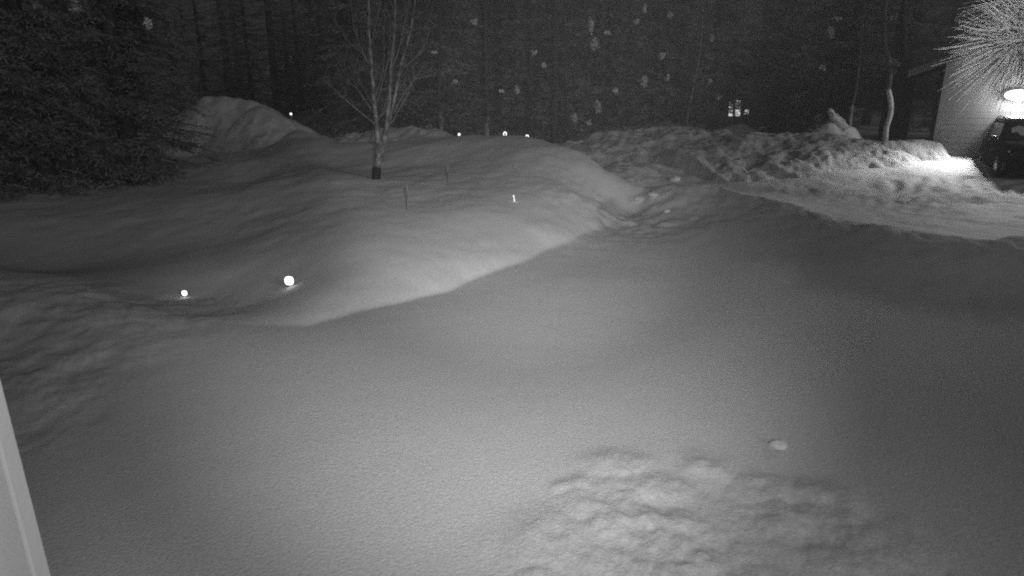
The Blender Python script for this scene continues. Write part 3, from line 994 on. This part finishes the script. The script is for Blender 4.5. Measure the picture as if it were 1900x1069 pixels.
def car():
    c = at(1912, 334, 17.6)
    z = H1(c.x, 17.6) - .02
    root = empty("parked_car", (c.x, 17.6 + .0, z), 0)
    root.rotation_euler.z = R(-26)
    root.scale = (.88, .88, .88)
    # local frame: -y is the front (towards the camera), origin at the front axle line
    def sec(y, hw, z0, z1, zs):   # body section: bottom, belt, crown
        return [(-hw * .93, y, z0), (-hw, y, (z0 + zs) * .5), (-hw * .985, y, zs), (-hw * .90, y, z1), (-hw * .4, y, z1 + .02),
                (hw * .4, y, z1 + .02), (hw * .90, y, z1), (hw * .985, y, zs), (hw, y, (z0 + zs) * .5), (hw * .93, y, z0)]
    body = loft([sec(-.93, .74, .42, .82, .66), sec(-.86, .86, .32, .98, .80), sec(-.6, .93, .27, 1.06, .93), sec(.1, .945, .25, 1.10, .99),
                 sec(.45, .95, .25, 1.12, 1.02), sec(2.6, .95, .25, 1.10, 1.02), sec(3.55, .92, .3, 1.08, 1.0), sec(3.72, .86, .4, 1.0, .9)])
    body.build("body", M['car_paint'], root, smooth=True, sub=0, bevel=.015)
    def cab(y0, y1, hb, ht, zb, zt): return None
    def ring(y, hw, zz): return [(-hw, y, zz), (hw, y, zz)]
    cb = MB()
    B = [(.35, .86, 1.10), (3.60, .84, 1.10)]; T = [(1.15, .66, 1.74), (3.25, .64, 1.72)]
    vs = [(-.86, .35, 1.09), (.86, .35, 1.09), (.84, 3.62, 1.08), (-.84, 3.62, 1.08),
          (-.70, 1.02, 1.66), (.70, 1.02, 1.66), (.68, 3.38, 1.64), (-.68, 3.38, 1.64),
          (-.60, 1.18, 1.75), (.60, 1.18, 1.75), (.58, 3.2, 1.73), (-.58, 3.2, 1.73)]
    fs = [(0, 1, 5, 4), (1, 2, 6, 5), (2, 3, 7, 6), (3, 0, 4, 7), (4, 5, 9, 8), (5, 6, 10, 9), (6, 7, 11, 10), (7, 4, 8, 11), (8, 9, 10, 11), (3, 2, 1, 0)]
    cb.add(vs, fs).build("cabin", M['car_paint'], root, bevel=.03, seg=3)
    # glass panes 3 mm proud
    def pane(q, name, m='car_glass', off=(0, 0, 0), th=.006):
        q = [Vector(p) for p in q]; nrm = (q[1] - q[0]).cross(q[3] - q[0]).normalized()
        cen_ = Vector((0, 1.9, 1.3))
        if nrm.dot(q[0] - cen_) < 0: nrm = -nrm
        vs = [p + nrm * .002 for p in q] + [p + nrm * (.002 + th) for p in q]
        n = len(q)
        return MB().add(vs, [list(range(n))[::-1], list(range(n, 2 * n))] + [[i, (i + 1) % n, n + (i + 1) % n, n + i] for i in range(n)]).build(name, M[m], root)
    def lerp(a, b_, t): return tuple(a[i] + (b_[i] - a[i]) * t for i in range(3))
    A0, A1, B0, B1 = vs[0], vs[1], vs[4], vs[5]
    def wp(s, t): return lerp(lerp(A0, A1, s), lerp(B0, B1, s), t)
    pane([wp(.05, .06), wp(.95, .06), wp(.94, .94), wp(.06, .94)], "windshield")
    pane([wp(.12, .42), wp(.2, .48), wp(.27, .30), wp(.4, .26), wp(.48, .38), wp(.6, .30), wp(.7, .24), wp(.86, .34), wp(.9, .52), wp(.84, .78), wp(.66, .72), wp(.5, .80), wp(.33, .72), wp(.22, .80), wp(.10, .66)], "windshield_light", 'snow_and_glass_light', th=.02)  # pale patch painted in for the lit wall seen through the glass
    for s in (-1, 1):
        a0, a1 = (s * .86, .35, 1.09), (s * .84, 3.62, 1.08); b0, b1 = (s * .70, 1.02, 1.66), (s * .68, 3.38, 1.64)
        def sp(q, t): return lerp(lerp(a0, a1, q), lerp(b0, b1, q), t)
        for (q0, q1) in ((.16, .42), (.45, .70), (.73, .93)): pane([sp(q0, .08), sp(q1, .08), sp(q1, .9), sp(q0 if q0 > .2 else q0 - .02, .9)], "side_window")
        m_ = MB().add(*_ell((s * 1.06, .62, 1.17), (.11, .07, .085))); m_.tube([(s * .88, .6, 1.12), (s * 1.0, .62, 1.14)], .02, 6)
        m_.build("side_mirror", M['plastic_black'], root, smooth=True)
        hl = MB().add(*_ell((s * .66, -.885, .80), (.17, .05, .075))); hl.build("headlight", M['car_glass'], root, smooth=True)
        MB().add(*_ell((s * .82, -.80, .86), (.05, .05, .035))).build("turn_signal", M['lens'], root, smooth=True)
        MB().tube([(s * .60, 1.3, 1.80), (s * .60, 3.1, 1.78)], .018, 6).build("roof_rail", M['plastic_black'], root)
        for yy in (0.02, 2.78):
            wr = MB().lathe([(.24, -.115), (.33, -.12), (.355, -.08), (.355, .08), (.33, .12), (.24, .115)], 24, (s * .84, yy, .33), 'x').build("wheel", M['rubber'], root, smooth=True)
            MB().lathe([(.05, -.125), (.22, -.122), (.235, -.1), (.235, .1), (.22, .122), (.05, .125)], 16, (s * .84, yy, .33), 'x').build("rim", M['metal'], wr, smooth=True)
    gr = MB()
    for k in range(5): gr.box(-.42, .42, -.955, -.93, .62 + .045 * k, .64 + .045 * k)
    gr.build("grille", M['plastic_black'], root)
    MB().add(*_ell((0, -.965, .74), (.085, .012, .03))).build("emblem", M['metal'], root, smooth=True)
    MB().box(-.26, .26, -.975, -.955, .44, .55).build("number_plate", M['lens'], root, bevel=.004)
    bp = loft([[(x_, -.80 - .17 * (1 - (x_ / .95) ** 2), z_) for (x_, z_) in ((-.93, .30), (-.93, .55), (-.5, .58), (.5, .58), (.93, .55), (.93, .30))],
               [(x_, -.72 - .17 * (1 - (x_ / .95) ** 2), z_) for (x_, z_) in ((-.93, .30), (-.93, .55), (-.5, .58), (.5, .58), (.93, .55), (.93, .30))]])
    bp.build("bumper", M['plastic_black'], root, bevel=.02)
    rs = MB().add(*_ell((0, 2.2, 1.76), (.58, 1.0, .05), 14, 28)); rs.build("roof_snow", M['snow'], root, smooth=True)
    tag(root, "dark sport utility car with snow on roof and a pale-patched windshield, parked before the garage", "car")


def _ell(c, r, a=10, b=16):
    vs = []; fs = []
    for i in range(a + 1):
        th = math.pi * i / a
        for j in range(b):
            ph = 2 * math.pi * j / b
            f = lambda v_: math.copysign(abs(v_) ** .75, v_)
            vs.append((c[0] + r[0] * f(math.sin(th)) * f(math.cos(ph)), c[1] + r[1] * f(math.sin(th)) * f(math.sin(ph)), c[2] + r[2] * f(math.cos(th))))
    for i in range(a):
        for j in range(b): fs.append((i * b + j, i * b + (j + 1) % b, (i + 1) * b + (j + 1) % b, (i + 1) * b + j))
    return vs, fs
car()


# ---------------------------------------------------------------- cabin with lit window, far in the woods
def cabin():
    Y = 41
    p = at(1362, 236, Y)
    z0 = H1(p.x, Y) - .2
    root = empty("cabin", (p.x, Y + 2.5, z0))
    MB().prism([(-3.2, 0), (3.2, 0), (3.2, 2.6), (0, 4.3), (-3.2, 2.6)], 1, -2.5, 2.5).build("wall", M['log'], root)
    rf = MB()
    for s in (-1, 1): rf.prism([(0, 4.33), (s * 3.8, 2.31), (s * 3.8, 2.46), (0, 4.5)], 1, -3.0, 3.0)
    rf.build("roof", M['dark_trim'], root)
    def win(u0, v0, u1, v1):
        a = at(u0, v1, Y - .02) - Vector(root.location); b_ = at(u1, v0, Y - .02) - Vector(root.location)
        f = MB().box(a.x - .05, b_.x + .05, -2.56, -2.505, a.z - .05, b_.z + .05).build("window", M['dark_trim'], root)
        n_ = max(1, round((b_.x - a.x) / .35)); pn = MB()
        wd = (b_.x - a.x) / n_
        for i in range(n_):
            for (q0, q1) in ((a.z, (a.z + b_.z) / 2 - .02), ((a.z + b_.z) / 2 + .02, b_.z)):
                pn.box(a.x + wd * i + .02, a.x + wd * (i + 1) - .02, -2.575, -2.562, q0, q1)
        pn.build("pane", M['glow_dim'], f)
    win(1350, 186, 1376, 215)
    win(1329, 200, 1346, 209)
    win(1380, 203, 1390, 211)
    tag(root, "dark cabin with lit windows, mostly hidden in the woods", "cabin")
cabin()
# foliage that breaks up the cabin's windows
p = at(1357, 200, 33)
for (u, k, Y) in ((1318, 4, 34), (1405, 1, 35)):
    place_conifer(k, at(u, 200, Y).x, Y, .9, 1.0 + u, "conifer standing right before the cabin with lit windows", GF)
trunk_tree("aspen_tree", [(1361, 250), (1362, 200), (1364, 100), (1366, -100)], .07, .04, 35, "thin dark trunk crossing the lit cabin window", 'bark', "tree", GT, 30, 31)


# ---------------------------------------------------------------- glowing markers and stakes
def marker(u, v, Y, rad_, label, m='glow', ring=False, stake=True, group="small glowing markers in the snow"):
    if Y is None:
        Y = ground_Y(u, v + rad_ * 1.7 * F / 9); print("marker", u, Y)
    p = at(u, v, Y); gz = H1(p.x, Y)
    if p.z < gz + rad_ * 1.05: p.z = gz + rad_ * 1.05
    root = empty("glow_marker", (p.x, Y, gz))
    h = p.z - gz
    MB().tube([(0, .012, -.15), (0, .012, h)], .010, 8).build("stake", M['stake'], root)
    MB().lathe([(rad_ * .5, .0), (rad_ * 1.05, .004), (rad_ * 1.08, .022), (rad_ * .6, .03)], 24, (0, -.004, h), 'y').build("housing", M['plastic_black'], root)
    if ring:
        vs = []; fs = []; N = 24
        for k in range(N):
            t = 2 * math.pi * k / N
            for (ra, yy) in ((.55, -.006), (1.0, -.006), (1.0, -.02), (.55, -.02)):
                vs.append((rad_ * ra * math.cos(t) * .75, yy, h + rad_ * ra * math.sin(t)))
        for k in range(N):
            for q in range(4):
                a_, b_ = k * 4 + q, k * 4 + (q + 1) % 4
                c_, d_ = ((k + 1) % N) * 4 + (q + 1) % 4, ((k + 1) % N) * 4 + q
                fs.append((a_, b_, c_, d_))
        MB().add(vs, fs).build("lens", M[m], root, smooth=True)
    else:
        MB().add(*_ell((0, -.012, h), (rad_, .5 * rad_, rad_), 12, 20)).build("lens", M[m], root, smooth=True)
    tag(root, label, "marker light", group)
    return Vector((p.x, Y, p.z))


pb = marker(537, 520, None, .062, "largest and brightest round glowing marker, at the left end of the lit slope", 'glow')
marker(343, 543, None, .038, "small white glowing marker in the dim hollow at left", 'glow')
marker(852, 249, 22.4, .042, "tiny round glowing marker on the skyline beside the low lumpy bank")
marker(937, 261, 20.5, .075, "left of the two tiny ring-shaped glowing markers on the skyline", 'glow', True)
marker(978, 261, 20.3, .075, "right of the two tiny ring-shaped glowing markers on the skyline", 'glow', True)
marker(540, 211, 29, .05, "tiny glowing marker peeping over the shoulder of the tall pale pile", 'glow')


def stake(u, vt, vb, Y, label, lean=0.0, m='stake', r=.012, cap=False):
    b_ = at(u, vb, Y); t_ = at(u + lean, vt, Y)
    gz = H1(b_.x, Y)
    root = empty("snow_stake", (b_.x, Y, gz))
    h = t_.z - b_.z
    MB().tube([(0, 0, -.2), ((t_.x - b_.x), 0, h)], r, 8).build("rod", M[m], root)
    MB().lathe([(r * 1.3, -.02), (r * 1.4, 0), (r * .6, .015)], 10, (t_.x - b_.x, 0, h), 'z').build("cap", M[m], root)
    tag(root, label, "snow stake", "thin stakes in the snow")


stake(831, 302, 348, ground_Y(831, 348), "thin dim stake right of the bare tree, below the low lumpy bank", r=.010, m='bark_pale')
stake(755, 338, 392, ground_Y(755, 392), "thin dim stake in front of the bare tree, nearer the lit slope", r=.010, m='bark_pale')
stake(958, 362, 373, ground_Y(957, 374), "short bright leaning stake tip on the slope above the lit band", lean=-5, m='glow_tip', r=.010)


# ---------------------------------------------------------------- snow-laden sapling
def sapling():
    Y = 22.4
    b_ = at(1562, 246, Y); root = empty("sapling", b_)
    def q(u, v, dy=0): return at(u, v, Y + dy) - b_
    st = MB(); L = ptube(st, [q(1562, 250), q(1556, 228), q(1545, 212), q(1540, 200)], .03, .012, 6)
    twigs(st, L, 8, .4, .006, random.Random(3))
    st.build("stem", M['bark'], root, smooth=True)
    r = np.random.default_rng(8)
    for k, (pts_, ra, rb) in enumerate((([q(1566, 240), q(1556, 226), q(1543, 212), q(1538, 203)], .20, .05),)):
        m_ = MB(); ptube(m_, pts_, ra, rb, 14)
        o_ = m_.build("snow_load", M['snow'], root, smooth=True)
        for v_ in o_.data.vertices:
            d_ = r.normal(0, .022, 3); v_.co += Vector(d_)
    tag(root, "arched snow-covered sapling on the small bright heap before the woods", "sapling")
sapling()


# ---------------------------------------------------------------- white post at the left edge
def post():
    k = 1.9
    def e(u, v, X):          # point on the line of sight at lateral distance X
        a = (u - 950) / F; b = (534 - v) / F; s = X / a
        return Vector((X, s * (CP + b * SP), CAMZ + s * (-SP + b * CP)))
    X = -.80
    p0, p1 = e(0, 690, X), e(97, 1069, X)
    dy = (p1.y - p0.y) / (p1.z - p0.z)
    def line(z): return p0.y + dy * (z - p0.z)
    root = empty("porch_post", (X, line(0), 0))
    def yy(z): return line(z) - line(0)
    zt, zb = 2.7, -.2
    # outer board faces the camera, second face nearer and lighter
    a = MB()
    ws = .095
    for (x0, x1, y0, y1) in ((-ws, 0.0, -.035, 0.0),):
        a.add([(x0, yy(zb) + y0, zb), (x1, yy(zb) + y0, zb), (x1, yy(zb) + y1, zb), (x0, yy(zb) + y1, zb),
               (x0, yy(zt) + y0, zt), (x1, yy(zt) + y0, zt), (x1, yy(zt) + y1, zt), (x0, yy(zt) + y1, zt)],
              [(3, 2, 1, 0), (4, 5, 6, 7), (0, 1, 5, 4), (1, 2, 6, 5), (2, 3, 7, 6), (3, 0, 4, 7)])
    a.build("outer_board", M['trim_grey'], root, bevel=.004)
    c = MB()
    x0, x1, y0, y1 = -ws - .22, -ws + .012, -.09, 0
    c.add([(x0, yy(zb) + y0, zb), (x1, yy(zb) + y0, zb), (x1, yy(zb) - .039, zb), (x0, yy(zb) - .039, zb),
           (x0, yy(zt) + y0, zt), (x1, yy(zt) + y0, zt), (x1, yy(zt) - .039, zt), (x0, yy(zt) - .039, zt)],
          [(3, 2, 1, 0), (4, 5, 6, 7), (0, 1, 5, 4), (1, 2, 6, 5), (2, 3, 7, 6), (3, 0, 4, 7)])
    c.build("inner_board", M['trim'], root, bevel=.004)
    tag(root, "pale painted post edge close to the camera at lower left", "post")
post()


# ---------------------------------------------------------------- night air
HAZE = 0.0024
if HAZE:
    hm = bpy.data.materials.new("night_air"); hm.use_nodes = True
    nt = hm.node_tree; nt.nodes.clear()
    ho = nt.nodes.new("ShaderNodeOutputMaterial"); hv = nt.nodes.new("ShaderNodeVolumePrincipled")
    hv.inputs["Color"].default_value = (.9, .9, .9, 1); hv.inputs["Density"].default_value = HAZE
    hv.inputs["Anisotropy"].default_value = 0.0
    nt.links.new(hv.outputs[0], ho.inputs["Volume"])
    hb = MB().box(-950, 950, -950, 950, -3, 26).build("haze", hm)
    tag(hb, kind='stuff')
